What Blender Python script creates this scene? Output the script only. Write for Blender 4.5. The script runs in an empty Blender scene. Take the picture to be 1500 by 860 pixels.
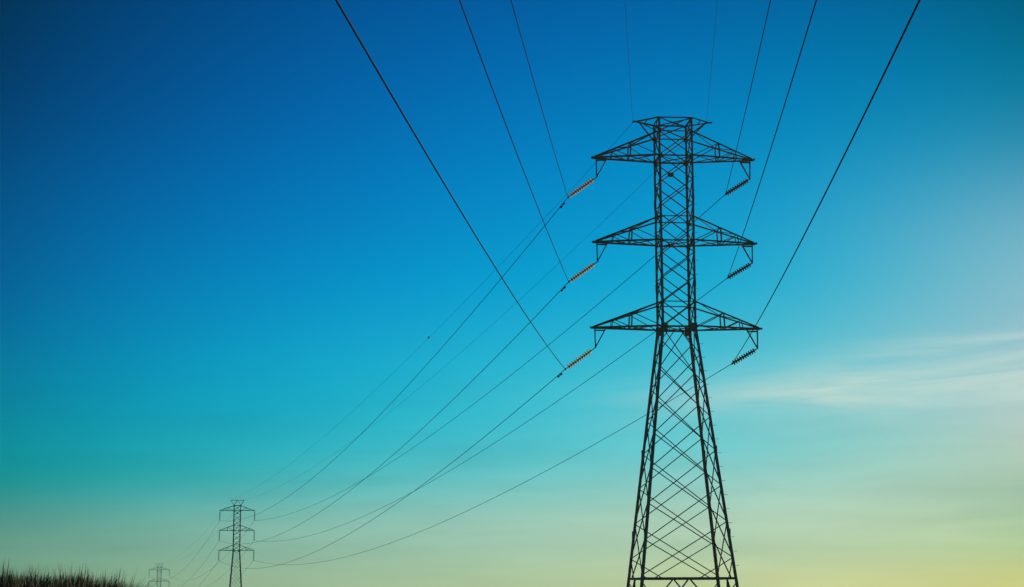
import bpy, bmesh, math, random
from mathutils import Vector, Matrix

R = math.radians
sc = bpy.context.scene
col = sc.collection
random.seed(7)

# ------------------------------------------------------------------ camera
cam = bpy.data.cameras.new('camera')
cam_o = bpy.data.objects.new('camera', cam)
col.objects.link(cam_o)
cam.sensor_fit = 'HORIZONTAL'
cam.sensor_width = 36.0
cam.lens = 2588.3261 / 1500 * 36
cam.clip_start, cam.clip_end = 0.1, 6000
cam_o.matrix_world = Matrix.Rotation(math.pi / 2 + 0.1661, 4, 'X') @ Matrix.Rotation(-0.0032, 4, 'Z')
sc.camera = cam_o

# ------------------------------------------------------------------ sky, sun, exposure
SUN_EL, SUN_AZ = 16.0, 40.0           # azimuth clockwise from the view direction (+Y)
SKY_STRENGTH = 0.08
HAZE_DENSITY = 0.0004
USE_HAZE = True
sc.view_settings.view_transform = 'Standard'
sc.view_settings.look = 'None'
sc.view_settings.exposure = 0
sc.view_settings.gamma = 1
sc.cycles.use_denoising = True

# air colour of the evening sky by elevation (rows, EL0..EL1) and by azimuth
# (four columns, AZ0..AZ1), multiplied onto the Nishita sky
AZ0, AZ1, EL0, EL1 = -18.0, 18.0, -1.0, 20.0
#GRADE_BEGIN
GRADE_SCALE = 2.09429
GRADE = [
    [(0.2523, 0.3977, 0.2878), (0.2523, 0.3977, 0.2878), (0.2523, 0.3978, 0.2884), (0.2466, 0.4105, 0.3185), (0.1993, 0.4196, 0.4017), (0.0656, 0.3247, 0.4095), (0.0000, 0.2752, 0.3680), (0.0000, 0.2547, 0.3724), (0.0000, 0.2183, 0.3566), (0.0000, 0.1795, 0.3438), (0.0000, 0.1404, 0.3146), (0.0000, 0.1170, 0.2978), (0.0000, 0.1060, 0.2625), (0.0000, 0.0937, 0.2268), (0.0000, 0.0679, 0.1702), (0.0000, 0.0526, 0.1286), (0.0000, 0.0452, 0.0849), (0.0000, 0.0289, 0.0654)],
    [(0.5187, 0.7635, 0.7225), (0.5187, 0.7635, 0.7225), (0.5185, 0.7637, 0.7243), (0.5058, 0.7838, 0.8090), (0.4301, 0.8092, 1.0000), (0.2701, 0.6859, 0.9763), (0.0000, 0.5829, 0.8588), (0.0000, 0.5109, 0.8120), (0.0000, 0.4918, 0.8133), (0.0000, 0.5053, 0.8560), (0.0000, 0.4633, 0.8387), (0.0000, 0.4023, 0.8087), (0.0000, 0.3198, 0.7457), (0.0000, 0.2543, 0.7001), (0.0000, 0.2192, 0.6435), (0.0000, 0.1840, 0.5905), (0.0000, 0.1746, 0.5202), (0.0000, 0.1329, 0.4605)],
    [(0.5418, 0.6163, 0.4975), (0.5418, 0.6163, 0.4975), (0.5417, 0.6164, 0.4993), (0.5311, 0.6284, 0.5824), (0.4780, 0.6391, 0.7486), (0.4117, 0.5257, 0.6991), (0.3525, 0.4891, 0.6724), (0.0997, 0.4791, 0.6662), (0.0143, 0.4592, 0.5729), (0.0000, 0.4502, 0.5081), (0.0000, 0.4133, 0.5051), (0.0000, 0.3977, 0.5455), (0.0000, 0.4015, 0.5808), (0.0000, 0.3838, 0.6018), (0.0000, 0.3461, 0.5776), (0.0000, 0.2925, 0.5624), (0.0000, 0.2351, 0.5205), (0.0000, 0.1925, 0.4781)],
    [(0.2902, 0.3349, 0.1225), (0.2902, 0.3349, 0.1225), (0.2899, 0.3347, 0.1239), (0.2749, 0.3393, 0.1606), (0.2033, 0.3335, 0.2596), (0.1029, 0.2355, 0.2775), (0.1286, 0.2376, 0.2673), (0.2188, 0.2514, 0.2852), (0.2393, 0.2618, 0.3389), (0.1865, 0.2749, 0.3851), (0.0999, 0.2559, 0.3819), (0.0084, 0.2336, 0.3608), (0.0121, 0.1920, 0.3146), (0.0035, 0.1627, 0.2757), (0.0003, 0.1333, 0.2379), (0.0000, 0.1090, 0.1922), (0.0000, 0.0778, 0.1298), (0.0000, 0.0471, 0.1198)],
]
#GRADE_END

world = bpy.data.worlds.new('World')
sc.world = world
world.use_nodes = True
nt = world.node_tree
N, L = nt.nodes, nt.links.new
bg = N['Background']


def node(tree, kind, **kw):
    n = tree.nodes.new(kind)
    for k, v in kw.items():
        setattr(n, k, v)
    return n


def mth(tree, op, a, b=None, c=None, clamp=False):
    n = node(tree, 'ShaderNodeMath', operation=op)
    n.use_clamp = clamp
    for i, v in enumerate((a, b, c)):
        if v is None:
            continue
        if isinstance(v, (int, float)):
            n.inputs[i].default_value = v
        else:
            tree.links.new(v, n.inputs[i])
    return n.outputs[0]


def build_sky():
    tc = node(nt, 'ShaderNodeTexCoord')
    sp = node(nt, 'ShaderNodeSeparateXYZ')
    L(tc.outputs['Generated'], sp.inputs[0])
    x, y, z = sp.outputs
    zc = mth(nt, 'MAXIMUM', z, 0.04)
    cb = node(nt, 'ShaderNodeCombineXYZ')
    L(x, cb.inputs[0]); L(y, cb.inputs[1]); L(zc, cb.inputs[2])
    sky = node(nt, 'ShaderNodeTexSky', sky_type='NISHITA', sun_disc=False)
    sky.sun_elevation, sky.sun_rotation = R(SUN_EL), R(SUN_AZ)
    sky.air_density = sky.dust_density = sky.ozone_density = 1.0
    L(cb.outputs[0], sky.inputs[0])
    el = mth(nt, 'MULTIPLY', mth(nt, 'ARCSINE', z), 180 / math.pi)
    az = mth(nt, 'MULTIPLY', mth(nt, 'ARCTAN2', x, y), 180 / math.pi)
    ef = mth(nt, 'POWER', mth(nt, 'DIVIDE', mth(nt, 'SUBTRACT', el, EL0), EL1 - EL0, clamp=True), 0.65)
    t = mth(nt, 'DIVIDE', mth(nt, 'SUBTRACT', az, AZ0), AZ1 - AZ0, clamp=True)
    u = mth(nt, 'SUBTRACT', 1.0, t)
    tt, uu = mth(nt, 'MULTIPLY', t, t), mth(nt, 'MULTIPLY', u, u)
    ws = [mth(nt, 'MULTIPLY', uu, u),
          mth(nt, 'MULTIPLY', mth(nt, 'MULTIPLY', uu, t), 3.0),
          mth(nt, 'MULTIPLY', mth(nt, 'MULTIPLY', tt, u), 3.0),
          mth(nt, 'MULTIPLY', tt, t)]
    acc = None
    for colr, w in zip(GRADE, ws):
        rp = node(nt, 'ShaderNodeValToRGB')
        cr = rp.color_ramp
        cr.interpolation = 'B_SPLINE'
        n = len(colr)
        while len(cr.elements) < n:
            cr.elements.new(0.5)
        for i in range(n):
            cr.elements[i].position = i / (n - 1)
        for i, c in enumerate(colr):
            cr.elements[i].color = (*c, 1)
        L(ef, rp.inputs[0])
        m = node(nt, 'ShaderNodeVectorMath', operation='SCALE')
        L(rp.outputs[0], m.inputs[0]); L(w, m.inputs['Scale'])
        if acc is None:
            acc = m.outputs[0]
        else:
            a = node(nt, 'ShaderNodeVectorMath', operation='ADD')
            L(acc, a.inputs[0]); L(m.outputs[0], a.inputs[1])
            acc = a.outputs[0]
    sc_ = node(nt, 'ShaderNodeVectorMath', operation='SCALE')
    L(acc, sc_.inputs[0]); sc_.inputs['Scale'].default_value = GRADE_SCALE
    mul = node(nt, 'ShaderNodeVectorMath', operation='MULTIPLY')
    L(sky.outputs[0], mul.inputs[0]); L(sc_.outputs[0], mul.inputs[1])
    out = mul.outputs[0]
    # thin cirrus streaks low in the sky towards the sun
    cv = node(nt, 'ShaderNodeCombineXYZ')
    L(mth(nt, 'MULTIPLY', az, 0.13), cv.inputs[0])
    L(mth(nt, 'MULTIPLY', mth(nt, 'ADD', el, mth(nt, 'MULTIPLY', az, -0.06)), 1.25), cv.inputs[1])
    n1 = node(nt, 'ShaderNodeTexNoise')
    n1.inputs['Scale'].default_value = 0.8
    n1.inputs['Detail'].default_value = 6.0
    n1.inputs['Roughness'].default_value = 0.58
    n1.inputs['Distortion'].default_value = 0.6
    L(cv.outputs[0], n1.inputs['Vector'])
    streak = node(nt, 'ShaderNodeMapRange', interpolation_type='SMOOTHSTEP')
    streak.inputs['From Min'].default_value = 0.20
    streak.inputs['From Max'].default_value = 0.72
    L(n1.outputs[0], streak.inputs[0])

    def bump(v, c, w):
        d = mth(nt, 'DIVIDE', mth(nt, 'SUBTRACT', v, c), w)
        return mth(nt, 'POWER', 2.718, mth(nt, 'MULTIPLY', mth(nt, 'MULTIPLY', d, d), -1.0))
    core = mth(nt, 'MULTIPLY', bump(az, 13.5, 7.5), bump(mth(nt, 'ADD', el, mth(nt, 'MULTIPLY', az, -0.045)), 5.7, 0.8))
    wedge = mth(nt, 'MULTIPLY', bump(az, 18.0, 6.0), bump(mth(nt, 'ADD', el, mth(nt, 'MULTIPLY', az, -0.10)), 5.6, 1.1))
    band = mth(nt, 'ADD', core, wedge, clamp=True)
    veil = mth(nt, 'MULTIPLY', mth(nt, 'MULTIPLY', bump(az, 18.8, 6.2), bump(el, 9.3, 3.2)), 0.66 if CLOUD else 0.0)
    fac = mth(nt, 'MULTIPLY', mth(nt, 'MULTIPLY', band, streak.outputs[0]), CLOUD)
    cm = node(nt, 'ShaderNodeMix', data_type='RGBA', blend_type='MIX')
    vm = node(nt, 'ShaderNodeMix', data_type='RGBA', blend_type='MIX')
    # faint layers of thicker and thinner air low in the sky
    cv2 = node(nt, 'ShaderNodeCombineXYZ')
    L(mth(nt, 'MULTIPLY', az, 0.10), cv2.inputs[0])
    L(mth(nt, 'MULTIPLY', mth(nt, 'ADD', el, mth(nt, 'MULTIPLY', az, -0.02)), 0.8), cv2.inputs[1])
    n2 = node(nt, 'ShaderNodeTexNoise')
    n2.inputs['Scale'].default_value = 1.6
    n2.inputs['Detail'].default_value = 5.0
    n2.inputs['Distortion'].default_value = 0.4
    L(cv2.outputs[0], n2.inputs['Vector'])
    lay = mth(nt, 'MULTIPLY', mth(nt, 'SUBTRACT', n2.outputs[0], 0.5), mth(nt, 'MULTIPLY', bump(el, 2.5, 4.0), 0.34 if CLOUD else 0.0))
    lm = node(nt, 'ShaderNodeVectorMath', operation='SCALE')
    L(out, lm.inputs[0]); L(mth(nt, 'ADD', lay, 1.0), lm.inputs['Scale'])
    L(veil, vm.inputs[0]); L(lm.outputs[0], vm.inputs[6])
    vm.inputs[7].default_value = (0.36 / SKY_STRENGTH, 0.55 / SKY_STRENGTH, 0.62 / SKY_STRENGTH, 1)
    L(fac, cm.inputs[0]); L(vm.outputs[2], cm.inputs[6])
    cm.inputs[7].default_value = (0.62 / SKY_STRENGTH, 0.78 / SKY_STRENGTH, 0.70 / SKY_STRENGTH, 1)
    L(cm.outputs[2], bg.inputs[0])
    bg.inputs[1].default_value = SKY_STRENGTH


CLOUD = 1.0
build_sky()

sun = bpy.data.lights.new('sun', 'SUN')
sun.energy = 4.0
sun.angle = R(0.5)
sun.color = (1.0, 0.86, 0.66)
sun_o = bpy.data.objects.new('sun', sun)
col.objects.link(sun_o)
sd = Vector((math.sin(R(SUN_AZ)) * math.cos(R(SUN_EL)), math.cos(R(SUN_AZ)) * math.cos(R(SUN_EL)), math.sin(R(SUN_EL))))
sun_o.rotation_euler = sd.to_track_quat('Z', 'Y').to_euler()


# ------------------------------------------------------------------ materials
def material(name, base, rough=0.6, metal=0.0, base2=None, scale=6.0, spec=0.5, trans=None, lo=0.35, hi=0.65):
    m = bpy.data.materials.new(name)
    m.use_nodes = True
    t = m.node_tree
    b = t.nodes['Principled BSDF']
    b.inputs['Roughness'].default_value = rough
    b.inputs['Metallic'].default_value = metal
    b.inputs['Specular IOR Level'].default_value = spec
    b.inputs['Base Color'].default_value = (*base, 1)
    if base2:
        tc = node(t, 'ShaderNodeTexCoord')
        n = node(t, 'ShaderNodeTexNoise')
        n.inputs['Scale'].default_value = scale
        n.inputs['Detail'].default_value = 6
        r = node(t, 'ShaderNodeValToRGB')
        r.color_ramp.elements[0].position = lo
        r.color_ramp.elements[1].position = hi
        r.color_ramp.elements[0].color = (*base, 1)
        r.color_ramp.elements[1].color = (*base2, 1)
        t.links.new(tc.outputs['Object'], n.inputs['Vector'])
        t.links.new(n.outputs[0], r.inputs[0])
        t.links.new(r.outputs[0], b.inputs['Base Color'])
    return m


M_STEEL = material('weathered_steel', (0.38, 0.235, 0.16), 0.65, 0.0, (0.27, 0.16, 0.11), 1.6, spec=0.3)
M_STRUT_LIT = material('sunlit_strut_steel', (0.80, 0.74, 0.64), 0.5, 0.0, (0.62, 0.56, 0.48), 3.0)  # paler copy of the steel, sunlight painted into the right-hand arm posts
M_WIRE = material('aluminium_conductor', (0.014, 0.015, 0.02), 0.9, 0.0, spec=0.05)
M_EARTH = material('steel_wire', (0.016, 0.016, 0.02), 0.9, 0.0, spec=0.05)
M_FIT = material('forged_fitting', (0.05, 0.042, 0.038), 0.5, 0.5)


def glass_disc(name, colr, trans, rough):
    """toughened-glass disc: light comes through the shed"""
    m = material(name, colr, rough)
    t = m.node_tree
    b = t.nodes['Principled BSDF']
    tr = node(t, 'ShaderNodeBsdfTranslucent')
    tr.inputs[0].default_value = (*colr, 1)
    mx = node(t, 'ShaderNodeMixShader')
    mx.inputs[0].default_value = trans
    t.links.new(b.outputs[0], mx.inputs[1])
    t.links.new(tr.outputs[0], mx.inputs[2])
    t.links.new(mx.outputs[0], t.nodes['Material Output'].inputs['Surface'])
    return m


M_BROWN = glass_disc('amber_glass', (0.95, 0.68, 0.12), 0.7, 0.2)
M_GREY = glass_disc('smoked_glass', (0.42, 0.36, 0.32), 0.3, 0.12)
M_CONC = material('concrete', (0.33, 0.31, 0.28), 0.9, 0.0, (0.22, 0.21, 0.19), 5.0)
M_GROUND = material('field_soil', (0.075, 0.075, 0.028), 1.0, 0.0, (0.10, 0.075, 0.045), 0.05, spec=0.1)


# ------------------------------------------------------------------ helpers
def obj(name, bm, mat, parent=None, smooth=False):
    me = bpy.data.meshes.new(name)
    bm.to_mesh(me)
    bm.free()
    if smooth:
        for p in me.polygons:
            p.use_smooth = True
    for m in (mat if isinstance(mat, (list, tuple)) else (mat,)):
        me.materials.append(m)
    o = bpy.data.objects.new(name, me)
    col.objects.link(o)
    if parent:
        o.parent = parent
    return o


def empty(name, loc=(0, 0, 0), rz=0.0):
    o = bpy.data.objects.new(name, None)
    o.empty_display_size = 0.5
    o.location = loc
    o.rotation_euler = (0, 0, rz)
    col.objects.link(o)
    return o


def tag(o, label=None, cat=None, group=None, kind=None):
    if label: o['label'] = label
    if cat: o['category'] = cat
    if group: o['group'] = group
    if kind: o['kind'] = kind
    return o


def frame_of(p, q, hint):
    d = (q - p).normalized()
    h = Vector(hint)
    h = h - d * h.dot(d)
    if h.length < 1e-4:
        h = Vector((1, 0, 0)) - d * d.x
        if h.length < 1e-3:
            h = Vector((0, 1, 0)) - d * d.y
    h.normalize()
    return d, h, d.cross(h)


def angle_bar(bm, p, q, w, hint=(0, 0, 1), off=None, t=None):
    """rolled steel angle (L section) from p to q; hint = direction of one flange"""
    p, q = Vector(p), Vector(q)
    d, h, s = frame_of(p, q, hint)
    j = random.uniform(-0.003, 0.003)
    o = h * j + s * (j * 0.7) - (h + s) * (w * 0.28)
    if off is not None:
        o = o + Vector(off)
    t = t or max(0.008, w * 0.16)
    prof = [(0, 0), (w, 0), (w, t), (t, t), (t, w), (0, w)]
    a = [bm.verts.new(p + o + h * x + s * y) for x, y in prof]
    b = [bm.verts.new(q + o + h * x + s * y) for x, y in prof]
    n = len(prof)
    for i in range(n):
        bm.faces.new((a[i], a[(i + 1) % n], b[(i + 1) % n], b[i]))
    bm.faces.new(a[::-1]); bm.faces.new(b)


def box(bm, c, sx, sy, sz, rot=None):
    c = Vector(c)
    vs = []
    for x in (-1, 1):
        for y in (-1, 1):
            for z in (-1, 1):
                v = Vector((x * sx / 2, y * sy / 2, z * sz / 2))
                if rot: v = rot @ v
                vs.append(bm.verts.new(c + v))
    for f in ((0, 1, 3, 2), (4, 6, 7, 5), (0, 4, 5, 1), (2, 3, 7, 6), (0, 2, 6, 4), (1, 5, 7, 3)):
        bm.faces.new([vs[i] for i in f])


def tube(bm, pts, r, n=6):
    pts = [Vector(p) for p in pts]
    rings = []
    for i, p in enumerate(pts):
        d = (pts[min(i + 1, len(pts) - 1)] - pts[max(i - 1, 0)]).normalized()
        s = d.cross(Vector((0, 0, 1)))
        if s.length < 1e-4: s = Vector((1, 0, 0))
        s.normalize()
        u = s.cross(d)
        rr = r[i] if isinstance(r, (list, tuple)) else r
        rings.append([bm.verts.new(p + s * math.cos(2 * math.pi * k / n) * rr + u * math.sin(2 * math.pi * k / n) * rr) for k in range(n)])
    for a, b in zip(rings, rings[1:]):
        for k in range(n):
            bm.faces.new((a[k], a[(k + 1) % n], b[(k + 1) % n], b[k]))
    bm.faces.new(rings[0][::-1]); bm.faces.new(rings[-1])


def lathe(bm, prof, n=16, mat=None):
    """profile (radius, z) turned about z, then moved by mat"""
    rings = []
    for r, z in prof:
        ring = []
        for k in range(n):
            v = Vector((r * math.cos(2 * math.pi * k / n), r * math.sin(2 * math.pi * k / n), z))
            ring.append(bm.verts.new(mat @ v if mat else v))
        rings.append(ring)
    for a, b in zip(rings, rings[1:]):
        for k in range(n):
            bm.faces.new((a[k], a[(k + 1) % n], b[(k + 1) % n], b[k]))
    bm.faces.new(rings[0][::-1]); bm.faces.new(rings[-1])


# ------------------------------------------------------------------ ground
def ground_z(x, y):
    r = math.hypot(x, y)
    k = max(0.0, r - 12.0)
    return -1.7 - 0.0135 * k - 0.5 * (1 - math.exp(-k / 60.0)) + 0.12 * math.sin(x * 0.05 + 1.3) * math.sin(y * 0.043) * min(1, k / 50)


def build_ground():
    bm = bmesh.new()
    rad = [0, 3, 6, 10, 15, 22, 30, 40, 55, 75, 100, 140, 190, 260, 350, 480, 650, 850, 1100, 1400]
    n = 96
    rings = []
    c = bm.verts.new((0, 0, ground_z(0, 0)))
    for r in rad[1:]:
        rings.append([bm.verts.new((r * math.cos(2 * math.pi * k / n), r * math.sin(2 * math.pi * k / n),
                                    ground_z(r * math.cos(2 * math.pi * k / n), r * math.sin(2 * math.pi * k / n)))) for k in range(n)])
    for k in range(n):
        bm.faces.new((c, rings[0][k], rings[0][(k + 1) % n]))
    for a, b in zip(rings, rings[1:]):
        for k in range(n):
            bm.faces.new((a[k], b[k], b[(k + 1) % n], a[(k + 1) % n]))
    o = obj('ground', bm, M_GROUND, smooth=True)
    tag(o, 'dark grassy field falling away under the power line', 'ground', kind='structure')


build_ground()


# ------------------------------------------------------------------ haze
def build_haze():
    bm = bmesh.new()
    box(bm, (0, 0, 4), 2900, 2900, 60)       # z from -26 to 34
    m = bpy.data.materials.new('haze_air')
    m.use_nodes = True
    t = m.node_tree
    t.nodes.remove(t.nodes['Principled BSDF'])
    v = node(t, 'ShaderNodeVolumePrincipled')
    v.inputs['Color'].default_value = (0.10, 0.58, 0.62, 1)
    v.inputs['Density'].default_value = HAZE_DENSITY
    t.links.new(v.outputs[0], t.nodes['Material Output'].inputs['Volume'])
    tag(obj('haze', bm, m), kind='stuff', label='pale evening haze over the whole field', cat='haze')


# ------------------------------------------------------------------ lattice tower
def build_tower(P, name='transmission_tower'):
    """P: measures in metres above the tower's own foot. Empty at the foot, arms along local x."""
    root = empty(name)
    z0, zr, zb, zm, zt, ztop = 0.0, P['zr'], P['zb'], P['zm'], P['zt'], P['ztop']
    ub, um, ut = P['ub'], P['um'], P['ut']
    a0, ak, at = P['a0'], P['ak'], P['at']
    W = P['w']                       # bar size factor
    slope = (a0 - ak) / (zb - zr)

    def a(z):
        if z < zb: return ak + slope * (zb - z)
        return ak + (at - ak) * (z - zb) / (ztop - zb)
    S = [(-1, -1), (1, -1), (1, 1), (-1, 1)]       # legs in order round the tower

    def leg_pt(i, z):
        A = a(z)
        return Vector((S[i % 4][0] * A, S[i % 4][1] * A, z))
    # legs
    for i in range(4):
        bm = bmesh.new()
        hx = Vector((-S[i][0], 0, 0))
        hint = hx if S[i][0] * S[i][1] > 0 else Vector((0, -S[i][1], 0))
        segs = [(0.0, zr, .17), (zr, zr + (zb - zr) * .5, .165), (zr + (zb - zr) * .5, zb, .155), (zb, zm, .13), (zm, zt, .12), (zt, ztop, .105)]
        for (za, zb_, w) in segs:
            angle_bar(bm, leg_pt(i, za), leg_pt(i, zb_), w * P['lw'], hint)
        # splice plates at the leg joints
        for zz in (zr + (zb - zr) * .5, zr + 2.4, (zb + zm) / 2, (zm + zt) / 2):
            p = leg_pt(i, zz)
            box(bm, p + Vector((-S[i][0] * .006, -S[i][1] * .006, 0)), (.155 if zz < zb else .12) * W, (.155 if zz < zb else .12) * W, .42 * W)
        obj('leg', bm, M_STEEL, root)
        bm = bmesh.new()
        p = leg_pt(i, 0)
        lathe(bm, [(.55, -.8), (.55, -.05), (.42, .22), (.36, .26)], 14, Matrix.Translation(p))
        obj('concrete_footing', bm, M_CONC, root)
    # levels with horizontals on the four faces
    for zz, w in ((zr, .125), (zb, .105), (ub, .055), (zm, .085), (um, .055), (zt, .085), (ut, .06), (ztop, .075)):
        bm = bmesh.new()
        for i in range(4):
            p, q = leg_pt(i, zz), leg_pt(i + 1, zz)
            angle_bar(bm, p, q, w * W, (0, 0, -1))
        if zz in (zb, zm, zt, ztop):                # plan bracing
            angle_bar(bm, leg_pt(0, zz - .03), leg_pt(2, zz - .03), .05 * W, (0, 0, -1))
            angle_bar(bm, leg_pt(1, zz - .05), leg_pt(3, zz - .05), .05 * W, (0, 0, -1))
        obj('horizontal_girder', bm, M_STEEL, root)
    # hip bracing under the ring, one part per face
    for i in range(4):
        bm = bmesh.new()
        p, q = leg_pt(i, zr), leg_pt(i + 1, zr)
        mid = (p + q) / 2
        d = (q - p).normalized()
        for sgn, j in ((-1, i), (1, i + 1)):
            foot = leg_pt(j, .25)
            top = mid + d * sgn * .03 + Vector((0, 0, -.08))
            angle_bar(bm, top, foot, .085 * W, (0, 0, 1))
            m2 = top.lerp(foot, .5)
            angle_bar(bm, leg_pt(j, zr - .18), m2, .06 * W, (0, 0, 1))
            angle_bar(bm, leg_pt(j, zr * .45), m2, .06 * W, (0, 0, 1))
        obj('hip_bracing', bm, M_STEEL, root)
    # tapering base: double lattice, nodes staggered from leg to leg
    nodes = P['nodes']                               # heights on the even legs, top down
    K = len(nodes)

    def nz(i, k):                                    # node k (half steps) on leg i
        f = k if i % 2 == 0 else k - .5
        if f < 0: return zb + (nodes[0] - nodes[1]) * (-f) * .9 - (0 if f > -1 else 0)
        j = int(math.floor(f))
        if j >= K - 1: return nodes[-1] - (f - (K - 1)) * (nodes[-2] - nodes[-1])
        return nodes[j] + (nodes[j + 1] - nodes[j]) * (f - j)
    for i in range(4):
        bm = bmesh.new()
        out = Vector(((S[i][0] + S[(i + 1) % 4][0]) / 2, (S[i][1] + S[(i + 1) % 4][1]) / 2, 0))
        for k in range(-3, K + 3):
            for src, dst, sg in ((i, i + 1, 1), (i + 1, i, -1)):
                za = nz(src, k)
                kd = k + (2 if src % 2 == 0 else 1)      # 1.5 panels lower on the next leg
                zd = nz(dst, kd)
                if za > zb + 4 or zd < zr - 4: continue
                p, q = leg_pt(src, min(za, zb)), leg_pt(dst, max(zd, zr))
                pa, qa = Vector(p), Vector(q)
                if za > zb:
                    f = (za - zb) / (za - zd)
                    if f >= 1: continue
                    e0, e1 = leg_pt(src, zb), leg_pt(dst, zb)
                    pa = e0.lerp(e1, f)
                if zd < zr:
                    f = (za - zr) / (za - zd)
                    if f <= 0: continue
                    e0, e1 = leg_pt(src, zr), leg_pt(dst, zr)
                    qa = e0.lerp(e1, f)
                if (pa - qa).length < .25: continue
                angle_bar(bm, pa, qa, .053 * P['bw'], (0, 0, 1) , off=-out * (.03 if sg > 0 else -.02))
        obj('base_bracing', bm, M_STEEL, root)
    # slim column: plain crosses
    zs = [zb + (zt - zb) * k / P['npan'] for k in range(P['npan'] + 1)] + ([ut, ztop] if P['hanger'] else [ztop])
    for i in range(4):
        bm = bmesh.new()
        out = Vector(((S[i][0] + S[(i + 1) % 4][0]) / 2, (S[i][1] + S[(i + 1) % 4][1]) / 2, 0))
        for za, zc in zip(zs, zs[1:]):
            angle_bar(bm, leg_pt(i, za), leg_pt(i + 1, zc), .056 * W, (0, 0, 1), off=out * .025)
            angle_bar(bm, leg_pt(i, zc), leg_pt(i + 1, za), .056 * W, (0, 0, 1), off=-out * .035)
        obj('column_bracing', bm, M_STEEL, root)
    # gusset plates
    for i in range(4):
        for zz, s in ((zb, .50), (ub, .22), (zm, .22), (um, .18), (zt, .28), (ut, .24)):
            bm = bmesh.new()
            p = leg_pt(i, zz)
            sx, sy = S[i]
            box(bm, p + Vector((-sx * s * .22 * W, sy * .022, -s * .12)), s * W * .75, .014, s * W)
            box(bm, p + Vector((sx * .022, -sy * s * .22 * W, -s * .12)), .014, s * W * .75, s * W)
            obj('gusset_plate', bm, M_STEEL, root)
    bm = bmesh.new()
    zz = (zs[P['npan'] - 1] + zs[P['npan']]) / 2
    box(bm, (0, a(zz) + .02, zz), .36 * W, .02, .20 * W)
    box(bm, (0, a(zz) + .035, zz), .20 * W, .02, .27 * W)
    obj('gusset_plate', bm, M_STEEL, root)
    # cross arms
    for (z, zu, Ln, hg) in ((zb, ub, P['Lb'], P['hb']), (zm, um, P['Lm'], P['hm']), (zt, ut, P['Lt'], P['ht'])):
        for s in (-1, 1):
            bm = bmesh.new()
            A, B = a(z), a(zu)
            tip = Vector((s * Ln, 0, z - .02))
            for v in (-1, 1):
                tp = tip + Vector((0, v * .09, 0))
                angle_bar(bm, (s * A, v * A, z), tp, .095 * W, (0, 0, 1))
                angle_bar(bm, (s * B, v * B, zu), tp + Vector((-s * .10, 0, .09)), .085 * W, (0, 0, -1))
            arm = obj('cross_arm', bm, M_STEEL, root)
            bm = bmesh.new()
            lo = lambda f, v: Vector((s * A, v * A, z)).lerp(tip + Vector((0, v * .09, 0)), f)
            up = lambda f, v: Vector((s * B, v * B, zu)).lerp(tip + Vector((-s * .10, v * .09, .09)), f)
            for v in (-1, 1):
                angle_bar(bm, up(.44, v), lo(.01, v), .045 * W, (0, 0, 1))
                angle_bar(bm, up(.72, v), lo(.455, v), .045 * W, (0, 0, 1))
                angle_bar(bm, up(.72, v), lo(.72, v), .045 * W, (0, 1, 0))
            angle_bar(bm, lo(.44, -1), lo(.44, 1), .045 * W, (0, 0, 1))
            angle_bar(bm, lo(.72, -1), lo(.72, 1), .045 * W, (0, 0, 1))
            angle_bar(bm, lo(.02, -1), lo(.44, 1), .045 * W, (0, 0, 1), off=(0, 0, .02))
            angle_bar(bm, lo(.44, 1), lo(.72, -1), .045 * W, (0, 0, 1), off=(0, 0, .02))
            angle_bar(bm, lo(.02, 1), lo(.44, -1), .045 * W, (0, 0, 1), off=(0, 0, -.02))
            angle_bar(bm, up(.02, -1), up(.44, 1), .045 * W, (0, 0, 1))
            angle_bar(bm, up(.44, -1), up(.44, 1), .045 * W, (0, 0, 1))
            angle_bar(bm, up(.44, 1), up(.72, -1), .045 * W, (0, 0, 1))
            obj('arm_bracing', bm, M_STEEL, arm)
            for v in (-1, 1):                        # the posts half-way along the arm
                bm = bmesh.new()
                angle_bar(bm, up(.44, v), lo(.44, v), .075 * W, (0, 1, 0))
                obj('arm_post', bm, M_STRUT_LIT if s > 0 and v > 0 and P['hanger'] else M_STEEL, arm)
            bm = bmesh.new()
            box(bm, tip + Vector((-s * .16, 0, .035)), .50 * W, .26 * W, .085 * W)
            box(bm, tip + Vector((-s * .46, 0, .012)), .36 * W, .24 * W, .05 * W)
            obj('tip_plate', bm, M_STEEL, arm)
            if P['hanger']:
                bm = bmesh.new()
                hp = Vector((s * hg[0], 0, z - hg[1]))
                for v in (-1, 1):
                    o = Vector((0, v * .06, 0))
                    top = Vector((s * (hg[0] + .02), v * .06, z - .01))
                    inn = Vector((s * (hg[0] - .60), v * .06, z - .02))
                    angle_bar(bm, top, hp + o * .3, .06 * W, (s, 0, 0))
                    angle_bar(bm, inn, hp + o * .3, .06 * W, (s, 0, 0))
                    angle_bar(bm, top + Vector((0, 0, -.13)), inn + Vector((s * .05, 0, -.12)), .055 * W, (0, 0, -1))
                box(bm, hp + Vector((0, 0, .08)), .09, .07, .2)
                obj('hanger_bracket', bm, M_STEEL, arm)
    if not P['hanger']:                              # flat top bar on raking struts
        bm = bmesh.new()
        T, pw, pz = a(ztop), P['pw'], P['pz']
        for v in (-1, 1):
            angle_bar(bm, (-pw, v * .18, pz), (pw, v * .18, pz), .08 * W, (0, 0, -1))
            for s in (-1, 1):
                angle_bar(bm, (s * T, v * T, ztop), (s * pw * .96, v * .18, pz - .05), .07 * W, (0, 0, 1))
                angle_bar(bm, (s * T, v * T, ztop), (s * .05, v * .18, pz - .05), .06 * W, (0, 0, 1))
        obj('earth_wire_arm', bm, M_STEEL, root)
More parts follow.
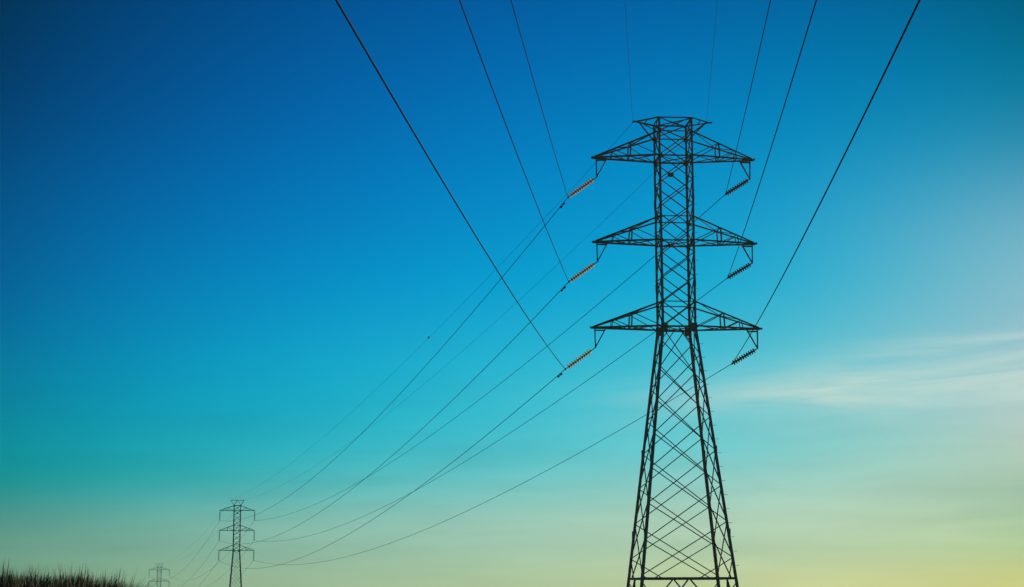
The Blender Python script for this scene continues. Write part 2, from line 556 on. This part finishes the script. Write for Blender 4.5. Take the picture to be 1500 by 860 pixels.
    # earth wire peaks
    for s in (-1, 1) if P['hanger'] else ():
        bm = bmesh.new()
        pw, pz = P['pw'], P['pz']
        tip = Vector((s * pw, 0, pz))
        B, T = a(ut), a(ztop)
        for v in (-1, 1):
            angle_bar(bm, (s * T, v * T, ztop), tip, .075 * W, (0, 0, -1))
            angle_bar(bm, (s * B, v * B, P['strut']), tip + Vector((-s * .15, 0, 0)), .06 * W, (0, 0, 1))
        mid = .5
        angle_bar(bm, Vector((s * T, -T, ztop)).lerp(tip, mid), Vector((s * T, T, ztop)).lerp(tip, mid), .045 * W, (0, 0, 1))
        box(bm, tip + Vector((s * .02, 0, 0)), .30 * W, .12 * W, .07 * W)
        if s < 0 and P['hanger']:
            angle_bar(bm, tip, tip + Vector((-.20, 0, -.07)), .06, (0, 0, 1))
        obj('earth_wire_arm', bm, M_STEEL, root)
    # step bolts up one leg
    if P['bolts']:
        z = zr + .65
        while z < ztop - .6:
            bm = bmesh.new()
            p = leg_pt(1, z)
            up_z = z < zb
            ln = .17 if up_z else .11
            tube(bm, [p, p + Vector((.05 + ln, -.03, 0))], .011 if up_z else .009, 6)
            lathe(bm, [(.02, 0), (.02, .014)], 6, Matrix.Translation(p + Vector((.05 + ln, -.03, 0))) @ Matrix.Rotation(math.pi / 2, 4, 'Y'))
            obj('step_bolt', bm, M_FIT, root)
            z += .76 if up_z else .80
    return root


GZ = ground_z(9.2, 98.0)
F1 = GZ + .05                                   # foot of the near tower
P1 = dict(zr=.5968 - F1, zb=14.4235 - F1, zm=19.2964 - F1, zt=24.1739 - F1, ztop=26.3717 - F1,
          ub=15.8182 - F1, um=20.6734 - F1, ut=25.5785 - F1, a0=2.5499, ak=.933, at=.9475,
          Lb=4.7758, Lm=4.6098, Lt=4.6075, pw=2.1195, pz=26.335 - F1, strut=25.45 - F1,
          hb=(4.57, 1.12), hm=(4.40, 1.12), ht=(4.385, 1.12), hanger=True, bolts=True, w=1.0, bw=1.0, lw=1.0, npan=7,
          nodes=[z - F1 for z in (13.599, 12.011, 10.233, 8.401, 6.523, 4.584, 2.61, .731)])
YAW1 = .0761
near = build_tower(P1)
near.location = (9.2071, 98.0, F1)
near.rotation_euler = (0, 0, YAW1)
tag(near, 'tall near lattice steel pylon right of centre, with brackets and slanting insulators under its arms', 'pylon',
    'transmission towers of the power line')

k = .78
T2 = Vector((-68.0322, 439.3622, 0)) * k
T3 = Vector((-151.2124, 764.7913, 0)) * k
YAW2 = .1148
DZ2, DZ3 = -4.6835 * k, -15.3314 * k


def lv(z): return z * k


F2 = -7.2 - DZ2                                 # foot relative to the arm datum
P2 = dict(zr=lv(.5968) - F2 + 1.0, zb=lv(14.4235) - F2, zm=lv(19.2964) - F2, zt=lv(24.1739) - F2, ztop=lv(25.45) - F2,
          ub=lv(15.75) - F2, um=lv(20.6) - F2, ut=lv(25.4) - F2, a0=.841 * k + .069 * (lv(14.4235) - lv(.5968) - 1.0), ak=.841 * k, at=.841 * k,
          Lb=4.3096 * k, Lm=4.3096 * k, Lt=4.3096 * k, pw=1.66 * k, pz=lv(26.72) - F2, strut=lv(25.2) - F2,
          hb=(0, 0), hm=(0, 0), ht=(0, 0), hanger=False, bolts=False, w=.95, bw=.82, lw=1.3, npan=8, nodes=None)
n_, zz_ = [], P2['zb'] - .5
while zz_ > P2['zr'] - 1:
    n_.append(zz_)
    zz_ -= 1.35 + .06 * len(n_)
P2['nodes'] = n_
mid_tower = build_tower(P2)
mid_tower.location = (T2.x, T2.y, DZ2 + F2)
mid_tower.rotation_euler = (0, 0, YAW2)
tag(mid_tower, 'distant lattice pylon with its three arm levels all in view, left of the near pylon', 'pylon',
    'transmission towers of the power line')


def copy_tree(o, parent=None):
    c = o.copy()
    col.objects.link(c)
    if parent: c.parent = parent
    for ch in list(o.children):
        copy_tree(ch, c)
    return c


far_tower = copy_tree(mid_tower)
far_tower.location = (T3.x, T3.y, DZ3 + F2)
YAW3 = .20
far_tower.rotation_euler = (0, 0, YAW3)
far_tower['label'] = 'smallest and faintest pylon, only its top showing beside the tall grass'


# ------------------------------------------------------------------ insulators
def disc_bm(M, r=.148, h=.15):
    """cap-and-pin disc hanging along -z from the origin, moved by M"""
    bm = bmesh.new()
    lathe(bm, [(.050, -.050), (.066, -.058), (r * .82, -.070), (r, -.092), (r * .99, -.112),
               (r * .8, -.098), (r * .72, -.112), (r * .55, -.086), (r * .45, -.098), (.03, -.080)], 18, M)
    k = len(bm.faces)
    lathe(bm, [(.026, 0), (.050, -.004), (.054, -.058), (.035, -.064), (.024, -h)], 12, M)
    bm.faces.ensure_lookup_table()
    for f in bm.faces[k:]:
        f.material_index = 1
    return bm


def insulator(top, bot, n, mat, label, group, parts=True, hw=None):
    top, bot = Vector(top), Vector(bot)
    ax = (bot - top)
    Ln = ax.length
    ax.normalize()
    root = empty('insulator_string', top)
    rot = (-ax).to_track_quat('Z', 'X').to_matrix().to_4x4()
    body = n * .15
    head = (Ln - body) * .62
    bm = bmesh.new()
    tube(bm, [(0, 0, 0), ax * head], .018, 6)
    box(bm, ax * (head * .5), .05, .05, min(.16, head * .6), rot.to_3x3())
    if parts:
        obj('end_link', bm, M_FIT, root)
        for i in range(n):
            M = Matrix.Translation(ax * (head + i * .15)) @ rot
            obj('insulator_disc', disc_bm(M), (mat, M_FIT), root, smooth=True)
        bm2 = bmesh.new()
        tube(bm2, [ax * (head + body), ax * Ln], .02, 6)
        box(bm2, ax * (Ln - .02), .07, .26, .10)
        obj('wire_clamp', bm2, M_FIT, root)
        tag(root, label, 'insulator', group)
        return root
    bpy.data.objects.remove(root)
    for i in range(n):
        M = Matrix.Translation(ax * (head + i * .15)) @ rot
        d = disc_bm(M)
        me = bpy.data.meshes.new('t')
        d.to_mesh(me); d.free()
        bm.from_mesh(me)
        bpy.data.meshes.remove(me)
    tube(bm, [ax * (head + body), ax * Ln], .03, 6)
    box(bm, ax * Ln, .07, .26, .10)
    o = obj('insulator_string', bm, mat)
    o.location = top
    return tag(o, label, 'insulator', group)


def tw(u, z):                                   # near tower frame to world
    return Vector((9.2071 + u * math.cos(YAW1), 98.0 + u * math.sin(YAW1), z))


ATT = dict(LT=(3.179, 97.541, 21.858), LM=(3.177, 97.541, 17.004), LB=(2.945, 97.523, 12.074),
           RT=(12.176, 98.226, 22.161), RM=(12.18, 98.227, 17.33), RB=(12.296, 98.235, 12.44),
           GL=(6.926, 97.826, 26.255), GR=(11.171, 98.15, 26.408))
LEVEL = {'T': 'top', 'M': 'middle', 'B': 'bottom'}
HANG = dict(T=(4.385, 24.1739 - 1.12), M=(4.40, 19.2964 - 1.12), B=(4.57, 14.4235 - 1.12))
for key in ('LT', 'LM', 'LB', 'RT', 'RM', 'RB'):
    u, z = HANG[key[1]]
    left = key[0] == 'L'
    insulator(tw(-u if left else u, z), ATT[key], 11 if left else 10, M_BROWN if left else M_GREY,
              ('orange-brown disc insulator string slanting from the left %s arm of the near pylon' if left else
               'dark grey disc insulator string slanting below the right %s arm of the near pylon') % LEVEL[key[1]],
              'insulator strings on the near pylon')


def arm_tip(T, yaw, dz, side, lev):
    Ln = P2['Lb'] - .05
    z = dict(T=P2['zt'], M=P2['zm'], B=P2['zb'])[lev] + F2 + dz - .06
    s = -1 if side == 'L' else 1
    return Vector((T.x + s * Ln * math.cos(yaw), T.y + s * Ln * math.sin(yaw), z))


HI = 2.45 * k - .06


def end_at(T, yaw, dz, key):
    if key[0] == 'G':
        s = -1 if key == 'GL' else 1
        return Vector((T.x + s * P2['pw'] * math.cos(yaw), T.y + s * P2['pw'] * math.sin(yaw), P2['pz'] + F2 + dz))
    return arm_tip(T, yaw, dz, *key) - Vector((0, 0, HI))


for T, yaw, dz, what in ((T2, YAW2, DZ2, 'the distant middle-sized pylon'), (T3, YAW3, DZ3, 'the smallest faint pylon')):
    for key in ('LT', 'RT', 'LM', 'RM', 'LB', 'RB'):
        if what.startswith('the small') and key[1] == 'B': pass
        tp = arm_tip(T, yaw, dz, *key)
        insulator(tp, tp - Vector((0, 0, HI)), 11, M_FIT,
                  'thin upright insulator string under the %s %s arm of %s' % ('left' if key[0] == 'L' else 'right', LEVEL[key[1]], what),
                  'insulator strings on the distant pylons', parts=False)


# ------------------------------------------------------------------ wires
def span(A, B, sag, n=90):
    A, B = Vector(A), Vector(B)
    return [A + (B - A) * t - Vector((0, 0, 4 * sag * t * (1 - t))) for t in (i / n for i in range(n + 1))]


RC, RG = .018, .008
T0 = dict(X=-15.9386, Y=-196.4209, dz=5.5291, yaw=.2346)
SIDE = {'L': 'left', 'R': 'right'}
IN_SAG, OUT_SAG = 6.1403, dict(LT=5.23, RT=4.27, LM=5.36, RM=4.5, LB=5.15, RB=4.48, GL=2.98, GR=3.63)
ZL = dict(T=24.1739, M=19.2964, B=14.4235)


def wire(name, pts, r, mat, label, group):
    bm = bmesh.new()
    tube(bm, pts, r, 8)
    o = obj(name, bm, mat, smooth=True)
    return tag(o, label, 'power line', group)


for key in ATT:
    g = key[0] == 'G'
    side = key[1] if g else key[0]
    s = -1 if side == 'L' else 1
    U, zz = (1.6, 26.3) if g else (4.4, ZL[key[1]] - 2.3)
    B = Vector((T0['X'] + s * U * math.cos(T0['yaw']), T0['Y'] + s * U * math.sin(T0['yaw']), zz + T0['dz']))
    if g:
        wire('earth_wire', span(ATT[key], B, 3.017, 160), RG, M_EARTH,
             'hair-thin earth wire rising steeply overhead from the %s peak of the near pylon' % SIDE[side], 'wires overhead')
    else:
        wire('power_line_wire', span(ATT[key], B, IN_SAG, 160), RC, M_WIRE,
             'dark wire rising overhead from the %s %s insulator of the near pylon' % (SIDE[side], LEVEL[key[1]]), 'wires overhead')
    E2 = end_at(T2, YAW2, DZ2, key)
    pts = span(ATT[key], E2, OUT_SAG[key])
    if g:
        w = wire('earth_wire', pts, RG, M_EARTH,
                 'hair-thin earth wire dropping from %s peak of near pylon to distant pylon' % SIDE[side], 'wires between the pylons')
        if key == 'GL':
            bm = bmesh.new()
            p = Vector((-17.9, 185.9, 17.8))
            best = min(pts, key=lambda v: abs(math.atan2(v.x, v.y) - math.atan2(628 - 750, 2588)))
            lathe(bm, [(.02, -.10), (.06, -.07), (.08, 0), (.06, .07), (.02, .10)], 12, Matrix.Translation(best + Vector((0, 0, .05))))
            obj('line_marker', bm, M_FIT, w, smooth=True)
    else:
        w = wire('power_line_wire', pts, RC, M_WIRE,
                 'sagging wire from %s %s insulator of near pylon down to distant pylon' % (SIDE[side], LEVEL[key[1]]), 'wires between the pylons')
        if side == 'L':
            # vibration damper clipped a little way out along the wire
            bm = bmesh.new()
            A, Bv = Vector(ATT[key]), E2
            d = (pts[1] - pts[0]).normalized()
            c = pts[0] + d * 1.15
            dn = Vector((0, 0, -.09))
            box(bm, c + dn * .5, .05, .05, .12)
            tube(bm, [c + dn - d * .30, c + dn + d * .30], .012, 6)
            for q in (-.30, .30):
                tube(bm, [c + dn + d * (q - .09), c + dn + d * (q + .09)], .052, 8)
            obj('vibration_damper', bm, M_FIT, w)
    E3 = end_at(T3, YAW3, DZ3, key)
    if g:
        wire('earth_wire', span(E2, E3, 3.2), RG, M_EARTH,
             'faint %s earth wire running from the distant pylon to the smallest pylon' % SIDE[side], 'wires to the smallest pylon')
    else:
        wire('power_line_wire', span(E2, E3, 5.4), RC, M_WIRE,
             'faint %s %s wire sagging from the distant pylon to the smallest pylon' % (SIDE[side], LEVEL[key[1]]), 'wires to the smallest pylon')


# ------------------------------------------------------------------ tall grass on the left
def build_grass():
    rng = random.Random(11)
    bm = bmesh.new()
    mats = [material('grass_blade', (.10, .095, .022), .6, 0, (.065, .062, .018), 2.0),
            material('dry_grass_blade', (.11, .085, .026), .7, 0, (.075, .06, .02), 2.0)]
    for m in mats:
        b = m.node_tree.nodes['Principled BSDF']
        b.inputs['Transmission Weight'].default_value = 0
        b.inputs['Specular IOR Level'].default_value = .2

    def top_z(x, y):                              # height of the closed mass (m)
        px = 750 + 2588 * x / y
        prof = [(-900, 842), (0, 843), (50, 846), (95, 845), (130, 847), (152, 851), (172, 857), (190, 866), (215, 885), (260, 900)]
        for (a, b), (c, d) in zip(prof, prof[1:]):
            if a <= px <= c:
                v = b + (d - b) * (px - a) / (c - a)
                return (868.5 - v) * y0 / 2588 + .06 * math.sin(x * 7.3 + 1.0) + .05 * math.sin(x * 17.1) * math.sin(x * 3.1)
        return -1.5
    y0 = 42.0

    def blade(p, h, w, lean, az, curl, mi):
        d = Vector((math.cos(az), math.sin(az), 0))
        s = Vector((-math.sin(az + rng.uniform(-.9, .9)), math.cos(az), 0)).normalized()
        n = 5
        prev = None
        for i in range(n + 1):
            f = i / n
            c = p + Vector((0, 0, h * (f - .25 * curl * f * f) / (1 - .25 * curl))) + d * (lean * f + curl * h * f * f * .55)
            ww = w * (1 - f ** 2.2) * (.75 + .25 * min(1, f * 5)) + .0015
            a_, b_ = bm.verts.new(c - s * ww / 2), bm.verts.new(c + s * ww / 2)
            if prev:
                fc = bm.faces.new((prev[0], prev[1], b_, a_))
                fc.material_index = mi
            prev = (a_, b_)
    cnt = 0
    for _ in range(24000):
        y = rng.uniform(38, 50)
        x = rng.uniform(-20, -8.3) * y / y0
        tz = top_z(x, y0 * 1.0) if False else top_z(x * y0 / y, y0)
        gz = ground_z(x, y)
        H = tz - gz
        if H < .35: continue
        clump = .5 + .5 * math.sin(x * 5.1 + math.sin(y * 3.3) * 2) * math.sin(y * 2.7 + x * 1.3)
        kind = rng.random()
        h = H * rng.uniform(.86, 1.0)
        if kind < .012: h = H + rng.uniform(.05, .22) * (.4 + .8 * clump)
        elif kind < .18: h = H + rng.uniform(-.08, .06)
        w = rng.uniform(.03, .068)
        blade(Vector((x, y, gz - .05)), h + .05, w, rng.uniform(0, .25), rng.uniform(0, 6.283) * .5 - .9 if rng.random() < .6 else rng.uniform(0, 6.283),
              rng.uniform(0, .28) if rng.random() < .6 else rng.uniform(.3, .7), 1 if rng.random() < .22 else 0)
        cnt += 1
    for _ in range(300):                          # the tallest leaves that stand clear of the mass
        y = rng.uniform(38, 44)
        x = rng.uniform(-19, -8.4) * y / y0
        H = top_z(x * y0 / y, y0) - ground_z(x, y)
        if H < .6: continue
        for q in range(rng.randint(1, 3)):
            blade(Vector((x + rng.uniform(-.12, .12), y, ground_z(x, y) - .05)), H + rng.uniform(.08, .36), rng.uniform(.065, .12),
                  rng.uniform(-.25, .35), rng.choice((0, 3.14)) + rng.uniform(-.6, .6), rng.uniform(0, .18), 1 if rng.random() < .3 else 0)
    for dx, dh, ww in ((-12.02, .36, .12), (-12.10, .40, .11), (-12.25, .34, .10), (-11.6, .26, .08)):
        y = 41.0
        x = dx * y / y0
        H = top_z(x * y0 / y, y0) - ground_z(x, y)
        blade(Vector((x, y, ground_z(x, y) - .05)), H + dh, ww, .12, .2, .03, 0)
    o = obj('tall_grass', bm, mats)
    tag(o, 'bank of dark tall cane-like grass in the lower left corner', 'grass', kind='stuff')


build_grass()
if USE_HAZE:
    build_haze()
